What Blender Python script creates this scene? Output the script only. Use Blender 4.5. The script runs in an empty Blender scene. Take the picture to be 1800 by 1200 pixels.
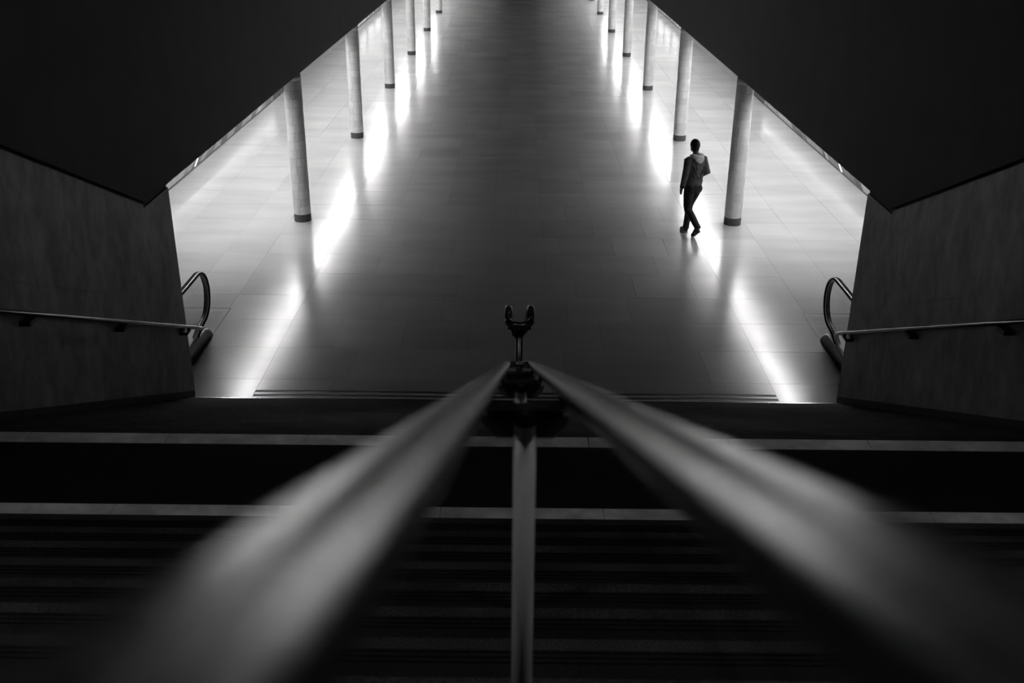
import bpy, bmesh, math, random
from mathutils import Vector, Matrix

random.seed(11)
R = math.radians
scene = bpy.context.scene
COL = scene.collection

# ------------------------------------------------------------------ camera, world, exposure
CAM = Vector((0.007, 0.0, 5.9))
cam_data = bpy.data.cameras.new('camera')
cam = bpy.data.objects.new('camera', cam_data)
COL.objects.link(cam)
cam.location = CAM
cam.rotation_euler = (Matrix.Rotation(R(0.283), 3, 'Z') @ Matrix.Rotation(R(90 - 23.935), 3, 'X') @ Matrix.Rotation(R(0.415), 3, 'Z')).to_euler()
cam_data.sensor_width = 36.0
cam_data.lens = 1793.4 / 1800 * 36.0
cam_data.clip_start = 0.01
cam_data.clip_end = 300
cam_data.dof.use_dof = True
cam_data.dof.focus_distance = 14.0
cam_data.dof.aperture_fstop = 4.5
scene.camera = cam

world = bpy.data.worlds.new('world')
scene.world = world
world.use_nodes = True
world.node_tree.nodes['Background'].inputs['Color'].default_value = (1, 1, 1, 1)
world.node_tree.nodes['Background'].inputs['Strength'].default_value = 0.004

vs = scene.view_settings
vs.view_transform = 'Standard'
vs.look = 'None'
vs.exposure = 0.0
vs.gamma = 1.0
vs.use_curve_mapping = False
LAMP = 69.0            # radiance of the fluorescent diffusers in the aisles

FILL_DOWN = 420.0          # radiance of the narrow downlights added to brighten the lower stair walls
DOWN = 420.0            # radiance of the dim downlights over the upper flight

# ------------------------------------------------------------------ materials
def nodes_of(m):
    m.use_nodes = True
    return m.node_tree, m.node_tree.nodes['Principled BSDF']

def math_node(nt, op, a, b=None):
    n = nt.nodes.new('ShaderNodeMath'); n.operation = op
    for i, v in enumerate((a, b)):
        if v is None: continue
        if isinstance(v, (int, float)): n.inputs[i].default_value = v
        else: nt.links.new(v, n.inputs[i])
    return n.outputs[0]

def noise(nt, scale, detail=4, coord='Object', stretch=None):
    tc = nt.nodes.new('ShaderNodeTexCoord')
    n = nt.nodes.new('ShaderNodeTexNoise')
    n.inputs['Scale'].default_value = scale
    n.inputs['Detail'].default_value = detail
    src = tc.outputs[coord]
    if coord == 'World':
        pass
    if stretch:
        mp = nt.nodes.new('ShaderNodeMapping')
        mp.inputs['Scale'].default_value = stretch
        nt.links.new(src, mp.inputs['Vector']); src = mp.outputs['Vector']
    nt.links.new(src, n.inputs['Vector'])
    return n.outputs['Fac']

def world_noise(nt, scale, detail=4, stretch=(1, 1, 1), rot=(0, 0, 0)):
    g = nt.nodes.new('ShaderNodeNewGeometry')
    mp = nt.nodes.new('ShaderNodeMapping')
    mp.inputs['Scale'].default_value = stretch
    mp.inputs['Rotation'].default_value = rot
    n = nt.nodes.new('ShaderNodeTexNoise')
    n.inputs['Scale'].default_value = scale
    n.inputs['Detail'].default_value = detail
    nt.links.new(g.outputs['Position'], mp.inputs['Vector'])
    nt.links.new(mp.outputs['Vector'], n.inputs['Vector'])
    return n.outputs['Fac']

def grey(nt, bsdf, val):
    c = nt.nodes.new('ShaderNodeCombineColor')
    for i in range(3): nt.links.new(val, c.inputs[i])
    nt.links.new(c.outputs[0], bsdf.inputs['Base Color'])

def lin(nt, fac, lo, hi, a=0.3, b=0.7):
    n = nt.nodes.new('ShaderNodeMapRange')
    n.inputs['From Min'].default_value = a; n.inputs['From Max'].default_value = b
    n.inputs['To Min'].default_value = lo; n.inputs['To Max'].default_value = hi
    nt.links.new(fac, n.inputs['Value'])
    return n.outputs[0]

def piece_random(nt, lo, hi):
    oi = nt.nodes.new('ShaderNodeObjectInfo')
    g = nt.nodes.new('ShaderNodeNewGeometry')
    s = math_node(nt, 'ADD', oi.outputs['Random'], g.outputs['Random Per Island'])
    fr = math_node(nt, 'FRACT', s)
    return lin(nt, fr, lo, hi, 0, 1)

def simple(name, v, rough=0.5, metal=0.0, var=0.15, scale=8.0, spec=0.5):
    m = bpy.data.materials.new(name); nt, b = nodes_of(m)
    grey(nt, b, lin(nt, world_noise(nt, scale), v * (1 - var), v * (1 + var)))
    b.inputs['Roughness'].default_value = rough
    b.inputs['Metallic'].default_value = metal
    b.inputs['Specular IOR Level'].default_value = spec
    return m

def m_floor():
    m = bpy.data.materials.new('polished_floor_stone'); nt, b = nodes_of(m)
    veins = lin(nt, world_noise(nt, 1.1, 6, (0.5, 1.6, 1), (0, 0, 0.5)), 0.92, 1.06)
    fine = lin(nt, world_noise(nt, 60, 2), 0.97, 1.03)
    v = math_node(nt, 'MULTIPLY', math_node(nt, 'MULTIPLY', veins, fine), piece_random(nt, 0.47, 0.52))
    grey(nt, b, v)
    r = math_node(nt, 'ADD', lin(nt, world_noise(nt, 0.7, 4), 0.0, 0.05), piece_random(nt, 0.17, 0.20))
    nt.links.new(r, b.inputs['Roughness'])
    b.inputs['Coat Weight'].default_value = 0.05
    nt.links.new(math_node(nt, 'MULTIPLY', r, 0.55), b.inputs['Coat Roughness'])
    b.inputs['Specular IOR Level'].default_value = 0.27
    return m

def m_marble(name, v, rough=0.35):
    m = bpy.data.materials.new(name); nt, b = nodes_of(m)
    w = world_noise(nt, 1.6, 9, (1, 1.3, 0.7), (0.6, 0, 0))
    w2 = world_noise(nt, 9, 5, (1, 1, 0.6), (0.4, 0, 0))
    a = lin(nt, w, 0.62, 1.25); c = lin(nt, w2, 0.75, 1.2)
    val = math_node(nt, 'MULTIPLY', math_node(nt, 'MULTIPLY', a, c), piece_random(nt, v * 0.92, v * 1.08))
    grey(nt, b, val)
    b.inputs['Roughness'].default_value = rough
    return m

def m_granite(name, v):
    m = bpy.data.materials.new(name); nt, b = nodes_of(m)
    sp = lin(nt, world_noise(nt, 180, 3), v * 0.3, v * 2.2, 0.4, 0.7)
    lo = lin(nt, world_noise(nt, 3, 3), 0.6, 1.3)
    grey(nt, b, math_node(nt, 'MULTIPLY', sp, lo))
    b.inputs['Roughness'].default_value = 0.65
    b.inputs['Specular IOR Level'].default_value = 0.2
    return m

def m_tile():
    m = bpy.data.materials.new('column_tile'); nt, b = nodes_of(m)
    grey(nt, b, math_node(nt, 'MULTIPLY', lin(nt, world_noise(nt, 12), 0.95, 1.05), piece_random(nt, 0.66, 0.82)))
    b.inputs['Roughness'].default_value = 0.4
    return m

def m_steel(name, v, rough):
    m = bpy.data.materials.new(name); nt, b = nodes_of(m)
    grey(nt, b, lin(nt, world_noise(nt, 30, 3, (1, 0.1, 1)), v * 0.92, v * 1.06))
    b.inputs['Metallic'].default_value = 1.0
    nt.links.new(lin(nt, world_noise(nt, 14, 4), rough * 0.85, rough * 1.2), b.inputs['Roughness'])
    return m

def m_emit(name, strength):
    m = bpy.data.materials.new(name); nt, b = nodes_of(m)
    b.inputs['Base Color'].default_value = (0.8, 0.8, 0.8, 1)
    b.inputs['Emission Color'].default_value = (1, 1, 1, 1)
    b.inputs['Emission Strength'].default_value = strength
    return m

def m_glass():
    m = bpy.data.materials.new('balustrade_glass'); nt, b = nodes_of(m)
    grey(nt, b, lin(nt, world_noise(nt, 2), 0.80, 0.84))
    b.inputs['Transmission Weight'].default_value = 1.0
    b.inputs['Roughness'].default_value = 0.0
    b.inputs['IOR'].default_value = 1.1
    return m

M = dict(
    floor=m_floor(), grout=simple('grout', 0.12, 0.8), marble=m_marble('wall_marble', 0.30, 0.45), edge=m_marble('edge_marble', 0.58, 0.4),
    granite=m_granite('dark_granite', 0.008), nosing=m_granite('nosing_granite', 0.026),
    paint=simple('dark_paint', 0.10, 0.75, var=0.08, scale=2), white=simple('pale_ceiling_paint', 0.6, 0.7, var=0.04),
    grey=simple('grey_plaster', 0.3, 0.7, var=0.06), skirt=simple('black_skirting', 0.012, 0.5),
    polished=simple('polished_wall_stone', 0.3, 0.05, var=0.2, scale=2, spec=0.9), plinth=simple('column_plinth_stone', 0.085, 0.5, var=0.2, scale=30),
    tile=m_tile(), joint=simple('tile_joint', 0.22, 0.8), steel=m_steel('brushed_steel', 0.40, 0.17), satin=simple('satin_post_steel', 0.55, 0.4, metal=0.2, var=0.06), dsteel=m_steel('dark_steel', 0.13, 0.25),
    black=simple('black_metal', 0.012, 0.4), bracket=simple('cast_bracket_metal', 0.13, 0.5), rubber=simple('black_rubber', 0.008, 0.2, var=0.1, spec=0.06),
    clad=simple('escalator_cladding', 0.03, 0.35), deck=simple('escalator_deck_aluminium', 0.75, 0.35, metal=0.1, var=0.05),
    lamp=m_emit('lamp_diffuser', LAMP), slit=m_emit('glowing_slit', 2.0), strip=m_emit('wall_light_strip', 9.0), down=m_emit('downlight_lens', DOWN), fill_down=m_emit('fill_downlight_lens', FILL_DOWN), sign=m_emit('lit_showcase_panel', 1.6), glass=m_glass(),
    skin=simple('skin', 0.16, 0.5), hair=simple('dark_hair', 0.008, 0.6, var=0.4, scale=90), jacket=simple('dark_jacket_cloth', 0.10, 0.8, var=0.45, scale=14),
    hem=simple('jacket_rib', 0.012, 0.9), hood=simple('light_grey_hood', 0.78, 0.85, var=0.25, scale=22), jeans=simple('dark_jeans', 0.022, 0.85, var=0.5, scale=12),
    shoe=simple('dark_shoe', 0.02, 0.6), sole=simple('white_sole', 0.65, 0.6), eye=simple('eye', 0.05, 0.2),
)
def shade(v): return simple('reflection_grey_%d' % int(v * 100), v, 0.08, var=0.1, scale=3)  # greys for the reflections painted on the skirting
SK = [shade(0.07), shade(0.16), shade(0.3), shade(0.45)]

# ------------------------------------------------------------------ mesh helpers
def mk(name, bm, mat, parent=None, smooth=False, loc=None):
    me = bpy.data.meshes.new(name)
    bmesh.ops.recalc_face_normals(bm, faces=bm.faces[:])
    bm.to_mesh(me); bm.free()
    if mat: me.materials.append(mat)
    if smooth:
        for p in me.polygons: p.use_smooth = True
    o = bpy.data.objects.new(name, me)
    COL.objects.link(o)
    if parent: o.parent = parent
    if loc: o.location = loc
    return o

def link(name, me, parent, loc=(0, 0, 0), rot=(0, 0, 0), scl=(1, 1, 1)):
    o = bpy.data.objects.new(name, me)
    COL.objects.link(o)
    o.parent = parent; o.location = loc; o.rotation_euler = rot; o.scale = scl
    return o

def empty(name, loc=(0, 0, 0)):
    o = bpy.data.objects.new(name, None); COL.objects.link(o); o.location = loc
    return o

def tag(o, label, cat, group=None, kind=None):
    o['label'] = label; o['category'] = cat
    if group: o['group'] = group
    if kind: o['kind'] = kind
    return o

def box(bm, a, b):
    x0, y0, z0 = a; x1, y1, z1 = b
    v = [bm.verts.new(p) for p in ((x0,y0,z0),(x1,y0,z0),(x1,y1,z0),(x0,y1,z0),(x0,y0,z1),(x1,y0,z1),(x1,y1,z1),(x0,y1,z1))]
    for f in ((0,3,2,1),(4,5,6,7),(0,1,5,4),(1,2,6,5),(2,3,7,6),(3,0,4,7)): bm.faces.new([v[i] for i in f])
    return bm

def nb(): return bmesh.new()

def prism_x(bm, pts, x0, x1):
    """polygon of (y, z) points extruded between x0 and x1"""
    a = [bm.verts.new((x0, y, z)) for y, z in pts]
    b = [bm.verts.new((x1, y, z)) for y, z in pts]
    n = len(pts)
    bm.faces.new(a); bm.faces.new(b[::-1])
    for i in range(n):
        j = (i + 1) % n
        bm.faces.new((a[i], b[i], b[j], a[j]))
    return bm

def prism_y(bm, pts, y0, y1):
    a = [bm.verts.new((x, y0, z)) for x, z in pts]
    b = [bm.verts.new((x, y1, z)) for x, z in pts]
    n = len(pts)
    bm.faces.new(a); bm.faces.new(b[::-1])
    for i in range(n):
        j = (i + 1) % n
        bm.faces.new((a[i], b[i], b[j], a[j]))
    return bm

def frames(pts):
    out = []
    up = None
    for i, p in enumerate(pts):
        t = (pts[min(i + 1, len(pts) - 1)] - pts[max(i - 1, 0)]).normalized()
        if up is None:
            ref = Vector((0, 0, 1)) if abs(t.z) < 0.95 else Vector((0, 1, 0))
            u = t.cross(ref).normalized()
        else:
            u = (up - t * up.dot(t)).normalized()
        up = u
        out.append((p, t, u, t.cross(u)))
    return out

def tube(bm, pts, rad, seg=16, caps=True, prof=None):
    """sweep a circle (or a profile of (u, v) offsets) along points; rad a number or a list"""
    pts = [Vector(p) for p in pts]
    rings = []
    for i, (p, t, u, w) in enumerate(frames(pts)):
        r = rad[i] if isinstance(rad, (list, tuple)) else rad
        if prof:
            ring = [bm.verts.new(p + u * a + w * b) for a, b in prof]
        else:
            ra, rb = r if isinstance(r, tuple) else (r, r)
            ring = [bm.verts.new(p + u * (ra * math.cos(2 * math.pi * k / seg)) + w * (rb * math.sin(2 * math.pi * k / seg))) for k in range(seg)]
        rings.append(ring)
    for a, b in zip(rings, rings[1:]):
        n = len(a)
        for k in range(n):
            bm.faces.new((a[k], a[(k + 1) % n], b[(k + 1) % n], b[k]))
    if caps:
        bm.faces.new(rings[0][::-1]); bm.faces.new(rings[-1])
    return bm

def cyl(bm, p0, p1, r, seg=20): return tube(bm, [p0, p1], r, seg)

def arc(c, a0, a1, r, ux, uy, n=10):
    c, ux, uy = Vector(c), Vector(ux), Vector(uy)
    return [c + ux * (r * math.cos(R(a0 + (a1 - a0) * i / n))) + uy * (r * math.sin(R(a0 + (a1 - a0) * i / n))) for i in range(n + 1)]

# ------------------------------------------------------------------ dimensions (metres)
RI, TR = 0.163, 0.355                 # riser and tread of the stairs
ZL = 16 * RI                          # half landing
Y_UP = 4.683                          # last nosing of the upper flight
Y_LO = 5.875                          # nosing of the half landing
TRL = 0.3517                          # tread of the lower flight
Y_END = Y_LO + 15 * TRL               # last nosing of the lower flight: 11.15
M_SL = RI / TR
WX = 4.055                            # marble face of the stair walls
WY = 11.516                           # end of the stair walls
FX, FZ = 4.03, 2.77                   # upper walls of the hall: face and lower edge
OX = 7.4                              # outer walls of the aisles
Y_FAR = 67.39

# ------------------------------------------------------------------ floor of the hall
floor = empty('floor')
tag(floor, 'polished pale stone slab floor of the long hall', 'floor', kind='structure')
bm = nb(); box(bm, (-OX, Y_END + 0.02, -0.25), (OX, Y_FAR, -0.006))
for s in (-1, 1): box(bm, (s * 4.31, 8.0, -0.25), (s * OX, Y_END + 0.02, -0.006))
mk('floor_bed', bm, M['grout'], floor)
bm = nb(); box(bm, (-0.5, -0.5, -0.5), (0.5, 0.5, 0.5))
unit = bpy.data.meshes.new('slab'); bm.to_mesh(unit); bm.free(); unit.materials.append(M['floor'])
G = 0.003
cx = [-3.33 + 0.9514 * i for i in range(8)]
XS = [-OX, -6.27, -5.15, -4.40] + cx + [4.40, 5.15, 6.27, OX]
rows = [12.006 + 1.007 * k for k in range(0, 56)]
T = 0.02
far = nb()
def slab(x0, x1, y0, y1, single=True):
    c = ((x0 + x1) / 2, (y0 + y1) / 2, -T / 2)
    tilt = (random.uniform(-1, 1) * 0.0018, random.uniform(-1, 1) * 0.0018)
    sx, sy = x1 - x0 - G, y1 - y0 - G
    if single:
        link('slab', unit, floor, c, (tilt[0], tilt[1], 0), (sx, sy, T))
    else:
        mt = Matrix.Translation(c) @ Matrix.Rotation(tilt[0], 4, 'X') @ Matrix.Rotation(tilt[1], 4, 'Y') @ Matrix.Diagonal((sx, sy, T, 1))
        vv = [far.verts.new(mt @ Vector(p)) for p in ((-.5,-.5,-.5),(.5,-.5,-.5),(.5,.5,-.5),(-.5,.5,-.5),(-.5,-.5,.5),(.5,-.5,.5),(.5,.5,.5),(-.5,.5,.5))]
        for f in ((4,5,6,7),(0,1,5,4),(1,2,6,5),(2,3,7,6),(3,0,4,7)): far.faces.new([vv[i] for i in f])
# first course, cut by the two slots of the mat well in the middle
for i in range(len(XS) - 1):
    x0, x1 = XS[i], XS[i + 1]
    if x0 >= cx[0] - 0.01 and x1 <= cx[-1] + 0.01:
        slab(x0, x1, 11.685, rows[0])
    elif x1 <= -4.3 or x0 >= 4.3:
        slab(x0, x1, 11.0, rows[0]); slab(x0, x1, 10.0, 11.0, False); slab(x0, x1, 9.0, 10.0, False); slab(x0, x1, 8.0, 9.0, False)
    else:
        slab(max(x0, -4.31), min(x1, 4.31), Y_END + 0.022, rows[0])
for i in range(7):
    slab(cx[i], cx[i + 1], 11.571, 11.629); slab(cx[i], cx[i + 1], Y_END + 0.022, 11.514)
for k in range(len(rows) - 1):
    y0, y1 = rows[k], rows[k + 1]
    xs = list(XS)
    off = random.choice((0, 0, 0.18, -0.2, 0.475, 0.3))
    inner = [x + off for x in cx[1:-1]]
    inner = [x for x in inner if -3.05 < x < 3.05]
    inner = [x for x in inner if random.random() > 0.12]
    xs = XS[:5] + inner + XS[-5:]
    for x0, x1 in zip(xs, xs[1:]):
        slab(x0, x1, y0, y1, single=(k < 18))
for y0, y1 in ((11.514, 11.571), (11.629, 11.685)):
    bm = nb(); box(bm, (cx[0], y0, -0.0058), (cx[-1], y1, -0.004)); mk('mat_slot', bm, M['skirt'], floor)
o = mk('slab_field', far, M['floor'], floor); o['kind'] = 'stuff'

# ------------------------------------------------------------------ staircase
stairs = empty('staircase')
tag(stairs, 'wide dark granite staircase of two flights with a half landing', 'staircase', kind='structure')
def step_mesh(name, width, mat, depth=TR + 0.30):
    """a step block, nosing edge at y = 0, top at z = 0, with three anti-slip grooves"""
    g = [(-depth, 0.0)]
    for c in (-0.115, -0.092, -0.069):
        g += [(c - 0.005, 0.0), (c - 0.005, -0.006), (c + 0.005, -0.006), (c + 0.005, 0.0)]
    g += [(-0.004, 0.0), (0.0, -0.004), (0.0, -RI), (-depth, -RI)]
    bm = nb(); prism_x(bm, g, -width / 2, width / 2)
    bmesh.ops.recalc_face_normals(bm, faces=bm.faces[:])
    me = bpy.data.meshes.new(name); bm.to_mesh(me); bm.free(); me.materials.append(mat)
    return me
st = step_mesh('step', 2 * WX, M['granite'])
bm = nb(); box(bm, (-WX, -0.058, 0.0002), (WX, -0.006, 0.0012))
ns = bpy.data.meshes.new('nosing_strip'); bm.to_mesh(ns); bm.free(); ns.materials.append(M['nosing'])
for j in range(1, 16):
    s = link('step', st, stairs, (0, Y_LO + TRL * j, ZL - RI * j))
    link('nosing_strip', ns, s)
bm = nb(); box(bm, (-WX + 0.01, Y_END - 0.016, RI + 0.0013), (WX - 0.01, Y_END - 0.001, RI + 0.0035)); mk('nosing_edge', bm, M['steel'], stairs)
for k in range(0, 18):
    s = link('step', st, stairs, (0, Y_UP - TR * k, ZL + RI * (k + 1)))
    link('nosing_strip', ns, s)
bm = nb()
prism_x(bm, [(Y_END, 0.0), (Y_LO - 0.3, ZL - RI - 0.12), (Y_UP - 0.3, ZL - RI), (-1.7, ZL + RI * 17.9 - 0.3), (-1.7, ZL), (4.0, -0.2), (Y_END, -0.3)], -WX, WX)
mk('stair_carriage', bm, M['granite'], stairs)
bm = nb(); box(bm, (-WX, 5.035, ZL - RI), (WX, 5.745, ZL - 0.002))
mk('landing_deck', bm, M['granite'], stairs)
bm = nb(); box(bm, (-WX, Y_UP - 0.3, ZL - RI), (WX, Y_LO - 0.004, ZL - 0.03)); box(bm, (-WX, Y_UP - 0.01, ZL - RI), (WX, 5.035, ZL - 0.022))
mk('landing_bed', bm, M['granite'], stairs)
def stone_row(y0, y1, first, pitch, th):
    x = first
    while x > -WX: x -= pitch
    while x < WX:
        a, b = max(x, -WX), min(x + pitch, WX)
        if b - a > 0.05:
            bm = nb(); box(bm, (a + 0.002, y0, ZL - th), (b - 0.002, y1, ZL))
            mk('edge_stone', bm, M['edge'], stairs)
        x += pitch
stone_row(Y_UP + 0.002, 5.033, 0.520, 0.945, 0.02)
stone_row(5.747, Y_LO, -1.35, 0.915, 0.028)
# ground of the upper level behind the camera
bm = nb(); box(bm, (-9, -6.0, ZL + RI * 18 - 0.3), (9, -1.36, ZL + RI * 18))
tag(mk('floor_upper', bm, M['granite']), 'dark upper level floor at the head of the stairs', 'floor', kind='structure')

# ------------------------------------------------------------------ stair walls
def fb(y):      # top line of the sloping skirting
    lo = lambda yy: 0.07 + 0.4592 * (WY - yy)
    if y >= Y_LO: return lo(y)
    if y >= Y_UP: return lo(Y_LO)
    return lo(Y_LO) + M_SL * (Y_UP - y)
def ft(y):      # top of the marble
    return 2.705 if y > 10.68 else 2.74 + 0.4545 * (10.68 - y)
def fj(y): return 1.223 + 0.4592 * (WY - y)
def poly_between(y0, y1, lo, hi, gap=0.0012):
    ys = sorted({y0, y1} | {y for y in (Y_UP, Y_LO, 10.68, 10.6805) if y0 < y < y1})
    return [(y, lo(y) + gap) for y in ys] + [(y, hi(y) - gap) for y in ys[::-1]]
def panel_runs(y_hi, y_lo, w):
    y = y_hi
    while y > y_lo + 0.01:
        yield max(y - w, y_lo), y
        y -= w
for s, side, lab in ((-1, 'left', 'the bright hall at left'), (1, 'right', 'the bright hall at right')):
    wall = empty('wall_' + side)
    tag(wall, 'veined grey marble stair wall on the %s of the stairs' % side, 'wall', kind='structure')
    xa, xb = s * (WX + 0.02), s * 4.30
    bm = nb()
    prism_x(bm, [(WY - 0.001, -0.02), (WY - 0.001, FZ), (10.68, FZ), (-1.6, FZ + 0.4545 * 12.28), (-1.6, -0.02)], xa, xb)
    mk('wall_core', bm, M['paint'], wall)
    for y0, y1 in panel_runs(WY, -1.6, 1.5):
        bm = nb(); prism_x(bm, poly_between(y0 + .0012, y1 - (.0012 if y1 < WY else 0), fb, fj), s * WX, xa); mk('marble_panel', bm, M['marble'], wall)
    for y0, y1 in panel_runs(WY - 0.75, -1.6, 1.5):
        bm = nb(); prism_x(bm, poly_between(y0 + .0012, y1 - .0012, fj, ft), s * WX, xa); mk('marble_panel', bm, M['marble'], wall)
    bm = nb(); prism_x(bm, poly_between(WY - 0.75 + .0012, WY, fj, ft), s * WX, xa); mk('marble_panel', bm, M['marble'], wall)
    bm = nb()
    ys = [WY, 11.3, Y_LO, Y_UP, -1.6]
    prism_x(bm, [(y, fb(y) - 0.001) for y in ys] + [(-1.6, fb(-1.6) - 0.9), (Y_UP, fb(Y_UP) - 0.9), (Y_LO, fb(Y_LO) - 0.9), (10.9, -0.02), (WY, -0.02)], s * (WX + 0.004), xa)
    tag(mk('baseboard_' + side, bm, M['skirt']), 'black sloping skirting along the foot of the %s stair wall' % side, 'skirting', kind='structure')
    # upper wall of the hall
    up = nb()
    prism_x(up, [(Y_FAR, FZ), (10.68, FZ), (-1.6, FZ + 0.4545 * 12.28), (-1.6, 9.6), (Y_FAR, 9.6)], s * FX, s * (FX + 0.30))
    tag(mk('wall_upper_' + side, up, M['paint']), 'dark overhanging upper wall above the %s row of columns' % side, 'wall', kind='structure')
    # aisle: ceiling, outer wall, end wall
    bm = nb(); box(bm, (s * (FX + 0.305), 15.0, 3.05), (s * OX, Y_FAR, 3.25)); box(bm, (s * 5.95, 8.0, 3.05), (s * OX, 15.0, 3.25))
    tag(mk('ceiling_aisle_' + side, bm, M['white']), 'pale low ceiling over the %s aisle' % side, 'ceiling', kind='structure')
    ow = empty('wall_outer_' + side)
    tag(ow, 'polished stone outer wall along the %s aisle' % side, 'wall', kind='structure')
    bm = nb(); box(bm, (s * OX, 8.0, 0.36), (s * (OX + 0.2), 31.1, 3.25)); box(bm, (s * (OX + .012), 8.0, -0.02), (s * (OX + 0.2), 31.1, 0.36))
    mk('wall_face', bm, M['polished'], ow)
    bm = nb(); box(bm, (s * OX, 46.5, 0), (s * (OX + 0.2), Y_FAR, 3.25)); mk('wall_face', bm, M['polished'], ow)
    bm = nb(); box(bm, (s * OX, 31.1, 0.02), (s * (OX + 0.2), 33.6, 3.25)); mk('dark_panel', bm, M['paint'], ow)
    bm = nb(); box(bm, (s * (OX - 0.012), 8.0, -0.01), (s * OX, 31.1, 0.03)); box(bm, (s * (OX - 0.012), 46.5, -0.01), (s * OX, Y_FAR, 0.03)); mk('skirting', bm, M['grout'], ow)
    # slanted skirting panels in random greys, painting in the reflections of polished stone
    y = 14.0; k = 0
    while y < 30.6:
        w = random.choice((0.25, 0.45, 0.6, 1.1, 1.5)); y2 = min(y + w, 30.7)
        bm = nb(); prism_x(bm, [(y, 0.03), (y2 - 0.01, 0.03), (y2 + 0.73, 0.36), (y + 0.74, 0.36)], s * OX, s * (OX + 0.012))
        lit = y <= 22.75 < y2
        mk('skirting_reflection', bm, random.choice(SK), ow)
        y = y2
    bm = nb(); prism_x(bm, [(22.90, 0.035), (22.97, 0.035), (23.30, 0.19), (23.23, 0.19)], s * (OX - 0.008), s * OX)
    mk('glow_slit', bm, M['slit'], ow)  # bright slit of the slanted pattern, given its own glow
    # added broken glow standing in for the lamps mirrored in the wall
    y = 20.6
    while y < 30.6:
        L_ = random.uniform(0.7, 1.0); z = 0.62 + random.uniform(-0.012, 0.012)
        bm = nb(); box(bm, (s * (OX - 0.010), y, z - 0.014), (s * OX, min(y + L_, 31.0), z + 0.014)); mk('light_strip', bm, M['strip'], ow)
        y += L_ + random.uniform(0.06, 0.2)
    # recess behind the opening, aisle end wall beside the escalator
    bm = nb(); box(bm, (s * 10.5, 33.0, -0.02), (s * 10.7, 47.5, 3.25)); box(bm, (s * OX, 33.0, -0.02), (s * 10.5, 33.2, 3.25)); box(bm, (s * OX, 47.0, -0.02), (s * 10.5, 47.2, 3.25)); box(bm, (s * (OX + .2), 33.2, 3.05), (s * 10.5, 47.0, 3.25)); box(bm, (s * OX, 33.2, -0.2), (s * 10.5, 47.0, -0.004))
    tag(mk('wall_recess_' + side, bm, M['grey']), 'grey recess opening off the %s aisle' % side, 'wall', kind='structure')
    bm = nb(); box(bm, (s * 5.9, 7.8, -0.02), (s * OX, 8.0, 3.25))
    tag(mk('wall_aisle_end_' + side, bm, M['grey']), 'grey wall closing the %s aisle beside the escalator' % side, 'wall', kind='structure')

# hall ceiling and far wall
bm = nb(); box(bm, (-FX - 0.24, -1.6, 9.6), (FX + 0.24, Y_FAR, 9.8))
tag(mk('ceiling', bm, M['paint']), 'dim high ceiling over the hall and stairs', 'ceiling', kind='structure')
bm = nb(); box(bm, (-OX, Y_FAR, -0.02), (-1.3, Y_FAR + 0.2, 9.8)); box(bm, (1.3, Y_FAR, -0.02), (OX, Y_FAR + 0.2, 9.8)); box(bm, (-1.3, Y_FAR, 2.6), (1.3, Y_FAR + 0.2, 9.8)); box(bm, (-1.3, Y_FAR + 4, -0.02), (1.3, Y_FAR + 4.2, 2.8))
tag(mk('wall_far', bm, M['grey']), 'far end wall of the hall with a dark passage in the middle', 'wall', kind='structure')

# ------------------------------------------------------------------ columns
CR, PL = 0.163, 0.145
ROWH, NT = 0.157, 5
def tile_mesh(a0, a1, h, r0, r1, seg=4):
    bm = nb()
    rings = []
    for i in range(seg + 1):
        a = a0 + (a1 - a0) * i / seg
        c, s_ = math.cos(a), math.sin(a)
        rings.append([bm.verts.new(p) for p in ((c * r0, s_ * r0, 0), (c * r1, s_ * r1, 0), (c * r1, s_ * r1, h), (c * r0, s_ * r0, h))])
    for a, b in zip(rings, rings[1:]):
        for k in range(1, 4): bm.faces.new((a[k], b[k], b[(k + 1) % 4], a[(k + 1) % 4]))
    bm.faces.new(rings[0]); bm.faces.new(rings[-1][::-1])
    bmesh.ops.recalc_face_normals(bm, faces=bm.faces[:])
    return bm
da = 2 * math.pi / NT
bm = tile_mesh(0.012, da - 0.012, ROWH - 0.004, CR - 0.012, CR, 8)
tile_me = bpy.data.meshes.new('tile'); bm.to_mesh(tile_me); bm.free(); tile_me.materials.append(M['tile'])
ordinal = ['nearest to the stairs', 'second from the stairs', 'third from the stairs', 'fourth from the stairs', 'fifth from the stairs', 'sixth from the stairs', 'seventh from the stairs', 'eighth from the stairs']
NROW = 18
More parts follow.
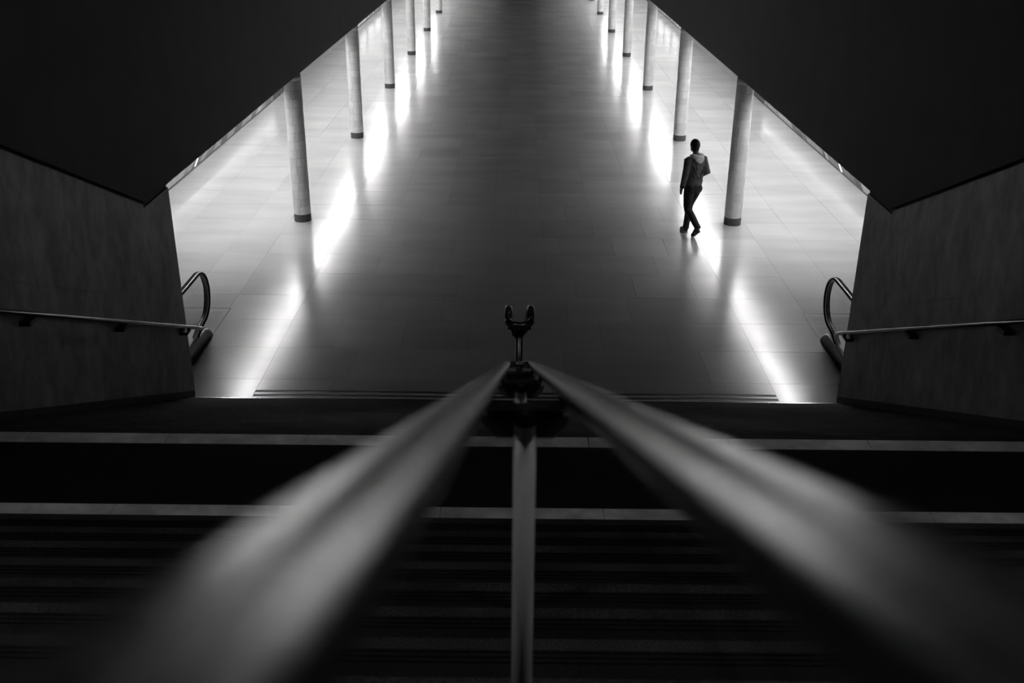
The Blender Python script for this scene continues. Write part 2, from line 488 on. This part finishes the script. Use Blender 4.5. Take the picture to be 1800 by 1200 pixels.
for s, side in ((-1, 'left'), (1, 'right')):
    for k in range(7):
        base = empty('tiled_column', (s * 4.156, 19.005 + 7.186 * k, 0))
        tag(base, 'round pale tiled column with dark foot, %s in the %s row' % (ordinal[k], side), 'column', 'tiled columns along the hall', 'thing')
        bm = nb(); cyl(bm, (0, 0, 0), (0, 0, FZ - 0.002), CR - 0.009, 28); mk('shaft', bm, M['joint'], base, True)
        bm = nb(); cyl(bm, (0, 0, 0), (0, 0, PL), CR + 0.001, 32); mk('plinth', bm, M['plinth'], base)
        ztop = PL + 0.002 + int((FZ - PL - 0.002) / ROWH) * ROWH
        bm = nb(); cyl(bm, (0, 0, ztop), (0, 0, FZ - 0.003), CR, 32); mk('top_ring', bm, M['tile'], base, True)
        joined = nb() if k >= 2 else None
        for r in range(NROW + 1):
            z = PL + 0.002 + r * ROWH
            if z + ROWH > FZ: continue
            for t in range(NT):
                ang = t * da + s * 0.35 + (0.16 if r % 3 == 1 else 0.0) + k
                if k < 2:
                    link('tile', tile_me, base, (0, 0, z), (0, 0, ang))
                else:
                    tb = tile_mesh(0.010 + ang, da - 0.010 + ang, ROWH - 0.004, CR - 0.012, CR, 5)
                    vm = {v: joined.verts.new((v.co.x, v.co.y, v.co.z + z)) for v in tb.verts}
                    for f in tb.faces: joined.faces.new([vm[v] for v in f.verts])
                    tb.free()
        if joined:
            o = mk('tile_cladding', joined, M['tile'], base); o['kind'] = 'stuff'

# ------------------------------------------------------------------ lamps in the aisles
LX, LZ, LL = 5.2, 3.05, 2.3
bm = nb()                                            # a deep channel that shields the diffuser to the sides
prism_y(bm, [(-0.09, 0), (-0.09, -0.108), (-0.08, -0.108), (-0.08, -0.02), (0.08, -0.02), (0.08, -0.108), (0.09, -0.108), (0.09, 0)], -LL / 2, LL / 2)
bmesh.ops.recalc_face_normals(bm, faces=bm.faces[:])
hm = bpy.data.meshes.new('housing'); bm.to_mesh(hm); bm.free(); hm.materials.append(M['dsteel'])
bm = nb(); prism_y(bm, [(-0.075, -0.021), (-0.075, -0.028), (0.075, -0.028), (0.075, -0.021)], -LL / 2 + 0.03, LL / 2 - 0.03)
bmesh.ops.recalc_face_normals(bm, faces=bm.faces[:])
dm = bpy.data.meshes.new('diffuser'); bm.to_mesh(dm); bm.free(); dm.materials.append(M['lamp'])
for s, side in ((-1, 'left'), (1, 'right')):
    for i in range(21):
        o = empty('ceiling_lamp', (s * LX, 17.6 + 2.4 * i, LZ))
        tag(o, 'long ceiling lamp over the %s aisle, seen as a streak on the floor' % side, 'lamp', 'ceiling lamps of the %s aisle' % side)
        link('housing', hm, o); link('diffuser', dm, o)

# dim deep unseen downlights over both flights; lower pair added to brighten the walls
for dx, dy, ln, mat, where in ((3.0, 1.36, 0.38, 'down', 'upper flight'), (1.6, 8.0, 0.85, 'fill_down', 'lower flight, added as wall fill light')):
    for s, side in ((-1, 'left'), (1, 'right')):
        o = empty('downlight', (s * dx, dy, 9.6))
        tag(o, 'deep cylindrical downlight on the high ceiling above the %s half of the %s' % (side, where), 'lamp', 'downlights above the stairs')
        bm = nb(); tube(bm, [(0, 0, 0), (0, 0, -ln)], 0.20, 28, False); tube(bm, [(0, 0, -0.04), (0, 0, -ln)], 0.18, 28, False); tube(bm, [(0, 0, -0.01), (0, 0, -0.04)], 0.199, 28)
        mk('baffle', bm, M['black'], o, True)
        bm = nb(); tube(bm, [(0, 0, -0.041), (0, 0, -0.05)], 0.17, 28); mk('lens', bm, M[mat], o)

# ------------------------------------------------------------------ lit showcases on the outer walls
for s, side in ((-1, 'left'), (1, 'right')):
    for i, y in enumerate((48.2, 50.9, 53.6)):
        o = empty('lit_showcase', (s * OX, y, 0))
        tag(o, 'backlit wall showcase on the %s aisle wall, %s one' % (side, ('nearest', 'middle', 'farthest')[i]), 'showcase', 'backlit showcases')
        d = -s
        bm = nb(); box(bm, (d * 0.001, 0, 0.30), (d * 0.10, 2.3, 1.62)); mk('case', bm, M['black'], o)
        for c in range(4):
            for r in range(2):
                bm = nb(); box(bm, (d * 0.101, 0.08 + c * 0.55, 0.38 + r * 0.62), (d * 0.106, 0.08 + c * 0.55 + 0.46, 0.38 + r * 0.62 + 0.5)); mk('lit_panel', bm, M['sign'], o)

# ------------------------------------------------------------------ handrails between the flights
AL = math.atan(M_SL)
S = Vector((0, math.cos(AL), -math.sin(AL)))        # down the slope
N = Vector((0, -math.sin(AL), -math.cos(AL)))       # away from the slope, downwards
def sl(x, d, n): return CAM + Vector((x - CAM.x, 0, 0)) + S * d + N * n
XL, XR, RB, RR = -0.0416, 0.088, 0.0525, 0.0185
XM = (XL + XR) / 2; HS = (XR - XL) / 2
rail = empty('central_handrail', (XM, 2.0, ZL + RI * 8))
tag(rail, 'twin tube steel handrail running down the middle of the upper flight', 'handrail', 'central handrails')
def put(o, parent):
    o.parent = parent; o.matrix_parent_inverse = Matrix.Translation(-parent.location)
    return o
D_END = 5.40
ends = [sl(XL, -1.1, RB)] + [sl(XL, d, RB) for d in [i * 0.1 for i in range(-9, 53)]]
bend = [sl(XM, D_END - HS, RB) + Vector((-1, 0, 0)) * (HS * math.cos(R(a))) + S * (HS * math.sin(R(a))) for a in range(0, 181, 12)]
for x in (XL, XR):
    bm = nb(); tube(bm, [sl(x, -1.1, RB), sl(x, 0.0, RB), sl(x, 2.5, RB), sl(x, D_END - HS - 0.02, RB)], RR, 32)
    put(mk('rail', bm, M['steel'], None, True), rail)
bm = nb(); tube(bm, [sl(XL, D_END - HS - 0.02, RB)] + bend + [sl(XR, D_END - HS - 0.02, RB)], RR, 24); put(mk('end_bend', bm, M['steel'], None, True), rail)
def post(parent, x, top, foot_z, r=0.0205, mat=M['satin'], w=0.079):
    """post with a collar and a spreader plate that carries the two tubes"""
    px, py, pz = top
    bm = nb(); cyl(bm, (px, py, foot_z), (px, py, pz), r, 28); p = mk('post', bm, mat, None, True); put(p, parent)
    bm = nb(); cyl(bm, (px, py, foot_z), (px, py, foot_z + 0.012), 0.05, 24); mk('foot_flange', bm, M['dsteel'], p, True)
    bm = nb(); cyl(bm, (px, py, pz), (px, py, pz + 0.028), r * 0.92, 24); mk('collar', bm, M['black'], p, True)
    h = 0.044
    bm = nb(); prism_y(bm, [(px - w, pz + 0.012), (px - w + 0.004, pz - 0.006), (px - w + 0.028, pz - h + 0.010), (px + w - 0.028, pz - h + 0.010), (px + w - 0.004, pz - 0.006), (px + w, pz + 0.012)], py + 0.008, py + 0.016)
    put(mk('spreader_plate', bm, M['bracket'], None), parent)
    bm = nb(); box(bm, (px - 0.066, py - 0.01, pz + 0.013), (px + 0.066, py + 0.022, pz + 0.030)); put(mk('saddle', bm, M['black'], None), parent)
    for sx in (-1, 1):
        bm = nb(); cyl(bm, (px + sx * HS, py + 0.006, pz + 0.03), (px + sx * HS, py + 0.006, pz + 0.062), 0.007, 12); put(mk('rail_pin', bm, M['black'], None, True), parent)
def tread_z(y):
    if y > Y_LO: return max(0.0, ZL - RI * math.ceil((y - Y_LO) / TRL))
    if y > Y_UP: return ZL
    return ZL + RI * (math.floor((Y_UP - y) / TR) + 1)
for d in (1.80, 3.45, 5.10):
    p = sl(XM, d, 0.121)
    post(rail, XM, p, tread_z(p.y))
p0 = sl(XM, -0.2, 0.121); post(rail, XM, p0, tread_z(p0.y))

# lower flight
low = empty('central_handrail', (XM, Y_LO, ZL))
tag(low, 'dark twin tube handrail with a rounded loop end starting at the half landing', 'handrail', 'central handrails')
ZU, YU0, YU1, R2 = 3.632, 5.335, 5.575, 0.0205
cU = Vector((XM, YU0 + HS, ZU))
loop = [cU + Vector((-HS * math.cos(R(a)), -HS * math.sin(R(a)), 0)) for a in range(0, 181, 12)]
bm = nb(); tube(bm, loop, R2, 24); put(mk('loop_end', bm, M['dsteel'], None, True), low)
LEN = 5.9
for sx in (-1, 1):
    x = XM + sx * HS
    a0 = Vector((x, YU0 + HS, ZU)); a1 = Vector((x, YU1, ZU))
    rb = 0.12; cc = Vector((x, YU1, ZU - rb))
    curve = [cc + Vector((0, math.sin(R(t)) * rb, math.cos(R(t)) * rb)) for t in [i * math.degrees(AL) / 6 for i in range(7)]]
    last = curve[-1]
    bm = nb(); tube(bm, [a0] + curve + [last + S * (LEN * 0.5), last + S * LEN], R2, 24); put(mk('rail', bm, M['dsteel'], None, True), low)
    tip = last + S * LEN
tipc = Vector((XM, tip.y, tip.z))
bm = nb(); tube(bm, [tipc + Vector((-HS * math.cos(R(a)), 0, 0)) + S * (HS * math.sin(R(a))) for a in range(0, 181, 12)], R2, 20); put(mk('end_bend', bm, M['dsteel'], None, True), low)
for i, d in enumerate((0.0, 1.9, 3.8, 5.7)):
    if i == 0: p = Vector((XM, 5.42, ZU - 0.072))
    else: p = Vector((XM, curve[-1].y, curve[-1].z)) + S * d + N * 0.072
    post(low, XM, p, tread_z(p.y), 0.0195, M['dsteel'], 0.05)

# ------------------------------------------------------------------ wall handrails
for s, side in ((-1, 'left'), (1, 'right')):
    x = s * 3.975
    f = lambda y: 0.90 + 0.4592 * (11.60 - y)
    o = empty('wall_handrail', (x, 9.5, f(9.5)))
    tag(o, 'thin steel handrail bracketed to the %s marble stair wall' % side, 'handrail', 'wall handrails')
    ye = 11.86
    pts = [(x, 5.2, f(5.2)), (x, 8, f(8)), (x, ye - 0.1, f(ye - 0.1)), (x, ye, f(ye)), (x + s * 0.02, ye + 0.05, f(ye) - 0.03), (x + s * 0.06, ye + 0.08, f(ye) - 0.045)]
    if s > 0: pts = [(x, 5.2, f(5.2)), (x, 8, f(8)), (x, 11.5, f(11.5)), (x, 11.62, f(11.62)), (x + 0.01, 11.66, f(11.66) - 0.015)]
    bm = nb(); tube(bm, pts, 0.022, 20); put(mk('rail', bm, M['steel'], None, True), o)
    for yb in (5.88, 7.70, 9.515, 11.31):
        bm = nb(); box(bm, (x - s * 0.014, yb - 0.07, f(yb) - 0.085), (s * (WX - 0.001), yb + 0.07, f(yb) - 0.050)); b = mk('bracket', bm, M['black'], None); put(b, o)
        bm = nb(); cyl(bm, (x, yb, f(yb) - 0.06), (x, yb, f(yb) - 0.01), 0.008, 12); mk('bracket_stem', bm, M['black'], b, True)

# ------------------------------------------------------------------ escalators behind the stair walls
def escalator(s, side):
    e = empty('escalator', (s * 5.05, 12.0, 0))
    tag(e, 'escalator with black handrail loop and glass balustrade behind the %s stair wall' % side, 'escalator', 'escalators')
    inc = math.tan(R(27.0)); yk = 11.35
    up = lambda y: max(0.0, (yk - y)) * inc
    y_top = 8.3
    for q, xc in ((0, 4.45), (1, 5.68)):
        x = s * xc
        o_ = -s if q == 0 else s        # outer side of this balustrade
        # rounded dark cladding at the foot, outer side
        prof = [(0.0, 0.0), (0.0, 0.10)] + [(0.07 - 0.07 * math.cos(R(a)), 0.10 + 0.08 * math.sin(R(a))) for a in (15, 30, 45, 60, 75, 90)] + [(0.075, 0.0)]
        bm = nb()
        secs = []
        for y, k in ((13.42, 0.12), (13.40, 0.55), (13.34, 0.85), (13.22, 1.0), (yk, 1.0), (y_top, 1.0)):
            z0 = up(y)
            secs.append([bm.verts.new((x + o_ * (0.09 - a), y, (z0 + b * k) if not (b == 0.0) else max(0, z0 - 0.3 if z0 > 0 else 0))) for a, b in prof])
        for A, B in zip(secs, secs[1:]):
            for i in range(len(A)):
                j = (i + 1) % len(A); bm.faces.new((A[i], A[j], B[j], B[i]))
        bm.faces.new(secs[0]); bm.faces.new(secs[-1][::-1])
        put(mk('cladding', bm, M['clad'], None, True), e)
        # steel deck
        bm = nb(); d0, d1 = x + o_ * 0.015, x - o_ * 0.14
        prism_x(bm, [(13.30, 0.0), (13.30, 0.13), (13.20, 0.178), (yk, 0.178), (y_top, up(y_top) + 0.178), (y_top, up(y_top) - 0.1), (yk, 0.0)], d0, d1)
        put(mk('deck', bm, M['deck'], None), e)
        # handrail loop
        rl = 0.355; cyy, cz = 13.30, 0.615
        path = [(y_top, up(y_top) + cz + rl), (yk, cz + rl), (12.4, cz + rl)]
        path += [(cyy + rl * math.sin(R(a)), cz + rl * math.cos(R(a))) for a in range(0, 181, 10)]
        path += [(13.10, cz - rl - 0.03), (12.82, 0.13), (12.70, 0.12)]
        pp = [Vector((x, y, z)) for y, z in path]
        hp = [(0.050 * math.cos(R(a)), 0.022 * math.sin(R(a))) for a in range(0, 360, 20)]
        def sweep(profile, offs):
            bm = nb(); rings = []
            for i, p in enumerate(pp):
                t = (pp[min(i + 1, len(pp) - 1)] - pp[max(i - 1, 0)]).normalized()
                n_ = Vector((0, -t.z, t.y))          # outward of the loop
                rings.append([bm.verts.new(p + Vector((a, 0, 0)) + n_ * (b + offs)) for a, b in profile])
            for A, B in zip(rings, rings[1:]):
                for i in range(len(A)):
                    j = (i + 1) % len(A); bm.faces.new((A[i], A[j], B[j], B[i]))
            bm.faces.new(rings[0]); bm.faces.new(rings[-1][::-1])
            return bm
        put(mk('handrail_belt', sweep(hp, 0.0), M['rubber'], None, True), e)
        put(mk('handrail_guide', sweep([(-0.024, -0.028), (0.024, -0.028), (0.030, -0.012), (-0.030, -0.012)], -0.004), M['satin'], None), e)
        # glass
        gl = [(y_top, up(y_top) + 0.17), (y_top, up(y_top) + cz + rl - 0.03), (yk, cz + rl - 0.03)]
        gl += [(cyy + (rl - 0.03) * math.sin(R(a)), cz + (rl - 0.03) * math.cos(R(a))) for a in range(0, 181, 15)]
        gl += [(13.10, cz - rl + 0.0), (12.98, 0.17), (yk, 0.17)]
        bm = nb(); prism_x(bm, gl, x - 0.005, x + 0.005)
        put(mk('glass_panel', bm, M['glass'], None), e)
    # landing plate and comb
    bm = nb(); box(bm, (s * 4.375, 11.9, -0.004), (s * 5.75, 14.43, 0.004)); put(mk('floor_plate', bm, M['floor'], None), e)
    bm = nb()
    box(bm, (s * 4.368, 13.4, -0.003), (s * 4.376, 14.44, 0.006)); box(bm, (s * 4.368, 14.431, -0.003), (s * 5.76, 14.44, 0.006)); put(mk('plate_edge', bm, M['dsteel'], None), e)
    for i in range(20):
        bm = nb(); y = 14.30 - i * 0.05
        box(bm, (s * 4.46, y, 0.004), (s * 5.68, y + 0.02, 0.006)); put(mk('plate_rib', bm, M['floor'], None), e)
    bm = nb(); box(bm, (s * 4.60, 11.75, 0.0), (s * 5.53, 11.9, 0.012)); put(mk('comb', bm, M['deck'], None), e)
    for i in range(9):
        y = 11.72 - i * 0.40; z = max(0.0, (i - 1) * 0.20)
        bm = nb(); box(bm, (s * 4.60, y - 0.40, z - 0.2), (s * 5.53, y, z)); put(mk('step', bm, M['clad'], None), e)
M['plate'] = m_steel('landing_plate_metal', 0.5, 0.4)
escalator(-1, 'left'); escalator(1, 'right')

# ------------------------------------------------------------------ person
def remesh(bm, name, mat, parent, voxel, smooth_it=2):
    o = mk(name, bm, mat, None, True)
    md = o.modifiers.new('r', 'REMESH'); md.mode = 'VOXEL'; md.voxel_size = voxel
    sm = o.modifiers.new('s', 'SMOOTH'); sm.iterations = smooth_it; sm.factor = 0.5
    dg = bpy.context.evaluated_depsgraph_get()
    me = bpy.data.meshes.new_from_object(o.evaluated_get(dg))
    o.modifiers.clear(); o.data = me; me.name = name
    for p in me.polygons: p.use_smooth = True
    o.parent = parent
    return o
def rings(bm, levels, seg=20):
    """levels: (x, y, z, rx, ry)"""
    rs = [[bm.verts.new((x + rx * math.cos(2 * math.pi * k / seg), y + ry * math.sin(2 * math.pi * k / seg), z)) for k in range(seg)] for x, y, z, rx, ry in levels]
    for a, b in zip(rs, rs[1:]):
        for k in range(seg): bm.faces.new((a[k], a[(k + 1) % seg], b[(k + 1) % seg], b[k]))
    bm.faces.new(rs[0][::-1]); bm.faces.new(rs[-1])
def ball(bm, c, r, sc=(1, 1, 1)):
    g = bmesh.ops.create_icosphere(bm, subdivisions=3, radius=r)
    for v in g['verts']: v.co = Vector((v.co.x * sc[0], v.co.y * sc[1], v.co.z * sc[2])) + Vector(c)

HEAD = R(27)
man = empty('person', (3.235, 18.335, 0)); man.rotation_euler = (0, 0, HEAD)
tag(man, 'person in dark jacket with light hood and dark jeans walking away past the columns', 'person')
# joints, local: +y is the walking direction, +x the person's right
hipL, kneeL, ankL = (-.088, 0, .92), (-.080, .035, .50), (-.062, -.315, .215)
hipR, kneeR, ankR = (.088, 0, .92), (.050, .155, .52), (-.018, .115, .095)
shL, elL, wrL = (-.172, .00, 1.415), (-.238, -.045, 1.165), (-.245, .015, .925)
shR, elR, wrR = (.172, .00, 1.415), (.243, -.060, 1.175), (.165, .140, 1.060)
HC = Vector((-.012, .045, 1.655))
def body_mesh():
    bm = nb()
    rings(bm, [(0, 0, .84, .12, .085), (0, 0, .95, .15, .10), (0, .005, 1.06, .138, .092), (0, .01, 1.25, .165, .105), (0, .0, 1.40, .165, .095), (0, -.005, 1.47, .10, .07), (0, .0, 1.50, .058, .058), (-.006, .02, 1.60, .054, .056)])
    for h, k, a in ((hipL, kneeL, ankL), (hipR, kneeR, ankR)):
        mid = tuple((h[i] + k[i]) / 2 for i in range(3)); cm = tuple(k[i] * .65 + a[i] * .35 for i in range(3))
        tube(bm, [h, mid, k, cm, a], [.075, .068, .048, .046, .034], 16)
    for sh, el, wr in ((shL, elL, wrL), (shR, elR, wrR)):
        tube(bm, [(sh[0] * .6, sh[1], sh[2]), sh, tuple((sh[i] + el[i]) / 2 for i in range(3)), el, wr], [.05, .05, .042, .036, .027], 14)
    # head
    ball(bm, HC + Vector((0, -.008, .018)), .088, (.86, 1.06, 1.12)); ball(bm, HC + Vector((0, .028, -.05)), .062, (.86, 1.0, 1.05))
    ball(bm, HC + Vector((0, .095, -.012)), .017, (.8, 1, 1.3))                       # nose
    ball(bm, HC + Vector((0, .084, -.062)), .018, (1.3, .6, .5))                      # mouth
    for sx in (-1, 1): ball(bm, HC + Vector((sx * .078, -.005, -.005)), .025, (.35, .7, 1.2))   # ears
    # left hand hanging, palm to the thigh
    d = (Vector(wrL) - Vector(elL)).normalized(); w = Vector(wrL)
    tube(bm, [w, w + d * .045, w + d * .085], [(.020, .027), (.017, .040), (.015, .038)], 12)
    fwd = Vector((0, 1, 0)); side = Vector((1, 0, 0))
    for i, ln in enumerate((.070, .080, .074, .058)):
        b = w + d * .082 + fwd * (.027 - i * .018)
        tube(bm, [b, b + d * ln * .45 + side * .004, b + d * ln * .78 + side * .015, b + d * ln + side * .026], [.0095, .009, .008, .006], 8)
    t0 = w + d * .03 + fwd * .022
    tube(bm, [t0, t0 + fwd * .025 + d * .022 + side * .006, t0 + fwd * .033 + d * .052 + side * .012, t0 + fwd * .033 + d * .072 + side * .016], [.012, .011, .0095, .007], 8)
    # right hand, in the jacket pocket
    d = (Vector((.120, .165, 1.02)) - Vector(wrR)).normalized(); w = Vector(wrR)
    tube(bm, [w, w + d * .04, w + d * .075], [(.025, .02), (.036, .018), (.034, .016)], 12)
    for i, ln in enumerate((.055, .062, .058, .046)):
        b = w + d * .07 + Vector((0, 0, .026 - i * .017))
        tube(bm, [b, b + d * ln * .5, b + d * ln + Vector((0, -.012, -.006))], [.0095, .009, .007], 8)
    t0 = w + d * .03 + Vector((0, 0, .024)); tube(bm, [t0, t0 + d * .03 + Vector((0, 0, .018)), t0 + d * .055 + Vector((0, 0, .02))], [.011, .010, .008], 8)
    # feet inside the shoes
    tube(bm, [ankL, (-.062, -.29, .13), (-.06, -.20, .045)], [.034, .034, .028], 12)
    tube(bm, [ankR, (-.004, .15, .05), (.02, .25, .035)], [.034, .034, .028], 12)
    return bm
remesh(body_mesh(), 'body', M['skin'], man, 0.0075, 2)
for sx in (-1, 1):
    bm = nb(); ball(bm, HC + Vector((sx * .030, .082, .012)), .010); mk('eye', bm, M['eye'], man, True)
# hair: close cap over the crown and the back of the head
bm = nb(); ball(bm, HC + Vector((0, -.014, .028)), .097, (.87, 1.06, 1.10)); ball(bm, HC + Vector((0, -.048, -.035)), .062, (1.05, .75, 1.1))
geom = bm.verts[:] + bm.edges[:] + bm.faces[:]
bmesh.ops.bisect_plane(bm, geom=geom, plane_co=HC + Vector((0, .06, -.01)), plane_no=Vector((0, .8, -.6)), clear_outer=True)
mk('hair', bm, M['hair'], man, True)
# jacket
bm = nb()
rings(bm, [(0, .005, .925, .152, .108), (0, .005, .96, .170, .122), (0, .008, 1.02, .178, .130), (0, .010, 1.14, .180, .132), (0, .012, 1.27, .192, .138), (0, .006, 1.38, .190, .130), (0, .0, 1.44, .150, .108), (0, -.004, 1.485, .105, .082), (0, .0, 1.515, .075, .075)], 28)
for sh, el, wr in ((shL, elL, wrL), (shR, elR, wrR)):
    S_, E_, W_ = Vector(sh), Vector(el), Vector(wr)
    tube(bm, [S_ * .75 + Vector((0, 0, 1.43)) * .25, S_, S_ * .55 + E_ * .45, E_, E_ * .5 + W_ * .5, W_ * .97 + E_ * .03], [.075, .074, .063, .060, .053, .043], 18)
# soft folds of the cloth
for a, b, r in (((-.12, -.118, 1.33), (.03, -.126, 1.05), .012), ((.13, -.118, 1.32), (.05, -.125, 1.08), .011), ((-.15, -.10, 1.07), (.12, -.115, 1.03), .016), ((-.05, -.125, 1.36), (-.02, -.128, 1.12), .010), ((-.13, -.11, 1.14), (.13, -.11, 1.11), .010)):
    m_ = tuple((a[i] + b[i]) / 2 for i in range(3)); tube(bm, [a, (m_[0], m_[1] - .006, m_[2]), b], [r * .5, r, r * .5], 8)
jk = remesh(bm, 'jacket', M['jacket'], man, 0.009, 2)
bm = nb(); rings(bm, [(0, .005, .885, .158, .114), (0, .005, .90, .164, .119), (0, .005, .945, .166, .120), (0, .005, .955, .158, .114)], 28); mk('hem_band', bm, M['hem'], jk, True)
for el, wr in ((elL, wrL), (elR, wrR)):
    E_, W_ = Vector(el), Vector(wr); dd = (W_ - E_).normalized()
    bm = nb(); tube(bm, [W_ - dd * .045, W_ - dd * .01, W_ + dd * .012], [.046, .045, .040], 18); mk('cuff', bm, M['hem'], jk, True)
# hood lying on the shoulders
bm = nb()
tube(bm, [(.080, .055, 1.475), (.095, .0, 1.495), (.085, -.065, 1.49), (0, -.105, 1.475), (-.085, -.065, 1.49), (-.095, .0, 1.495), (-.080, .055, 1.475)], [.020, .034, .044, .046, .044, .034, .020], 14)
tube(bm, [(0, -.095, 1.50), (0, -.135, 1.43), (0, -.138, 1.375)], [(.105, .034), (.095, .032), (.035, .016)], 16)
ball(bm, (0, -.120, 1.45), .08, (1.25, .5, .9))
remesh(bm, 'hood', M['hood'], man, 0.009, 3)
# jeans
bm = nb()
rings(bm, [(0, -.005, .80, .13, .10), (0, -.008, .86, .165, .125), (0, -.004, .93, .158, .112), (0, 0, .99, .148, .10)], 24)
for h, k, a in ((hipL, kneeL, ankL), (hipR, kneeR, ankR)):
    h, k, a = Vector(h), Vector(k), Vector(a)
    tube(bm, [h + Vector((0, 0, -.02)), h * .6 + k * .4, k * .88 + h * .12, k * .94 + a * .06, k * .6 + a * .4 + Vector((0, -.012, 0)), a + (k - a) * .12, a + (a - k).normalized() * .012], [.100, .096, .075, .072, .068, .057, .061], 20)
    for q in (.10, .17, .25):
        c = a * (1 - q) + k * q
        tube(bm, [c, c + (k - a).normalized() * .018], [.062, .055], 16)
ball(bm, (-.075, -.055, .88), .082, (1, .8, 1.1)); ball(bm, (.075, -.055, .88), .078, (1, .8, 1.1))
remesh(bm, 'jeans', M['jeans'], man, 0.009, 2)
# shoes
def shoe(heel, toe, up, name='shoe'):
    heel, toe, up = Vector(heel), Vector(toe), Vector(up)
    f = (toe - heel).normalized(); u = (up - f * up.dot(f)).normalized(); r = f.cross(u)
    L = (toe - heel).length
    def loft(secs):
        bm = nb(); rs = []
        for t, w, z0, z1 in secs:
            rs.append([bm.verts.new(heel + f * (t * L) + r * (w * math.copysign(abs(math.cos(a)) ** .7, math.cos(a))) + u * (z0 + (z1 - z0) * (.5 + .5 * math.sin(a)))) for a in [2 * math.pi * k / 16 for k in range(16)]])
        for A, B in zip(rs, rs[1:]):
            for k in range(16): bm.faces.new((A[k], A[(k + 1) % 16], B[(k + 1) % 16], B[k]))
        bm.faces.new(rs[0][::-1]); bm.faces.new(rs[-1]); return bm
    s_ = mk(name, loft([(0, .022, .03, .075), (.03, .034, .024, .105), (.18, .040, .024, .115), (.36, .040, .024, .105), (.55, .045, .024, .078), (.78, .047, .024, .062), (.93, .036, .024, .048), (1.0, .014, .026, .036)]), M['shoe'], man, True)
    mk('sole', loft([(-.015, .024, 0, .026), (.03, .039, 0, .027), (.3, .041, 0, .026), (.6, .049, 0, .026), (.8, .050, 0, .026), (.95, .037, .003, .026), (1.02, .014, .006, .026)]), M['sole'] if toe.y > 0 else M['shoe'], s_, True)
    for i in range(3):
        bm = nb(); c = heel + f * (L * (.42 + .09 * i)) + u * (.100 - .012 * i); tube(bm, [c - r * .03, c + u * .006, c + r * .03], .004, 8); mk('lace', bm, M['sole'] if toe.y > 0 else M['hem'], s_, True)
shoe((-.030, .075, 0.0), (.052, .347, 0.0), (0, 0, 1))
shoe((-.064, -.372, .150), (-.058, -.170, -.004), (0, .6, .8))
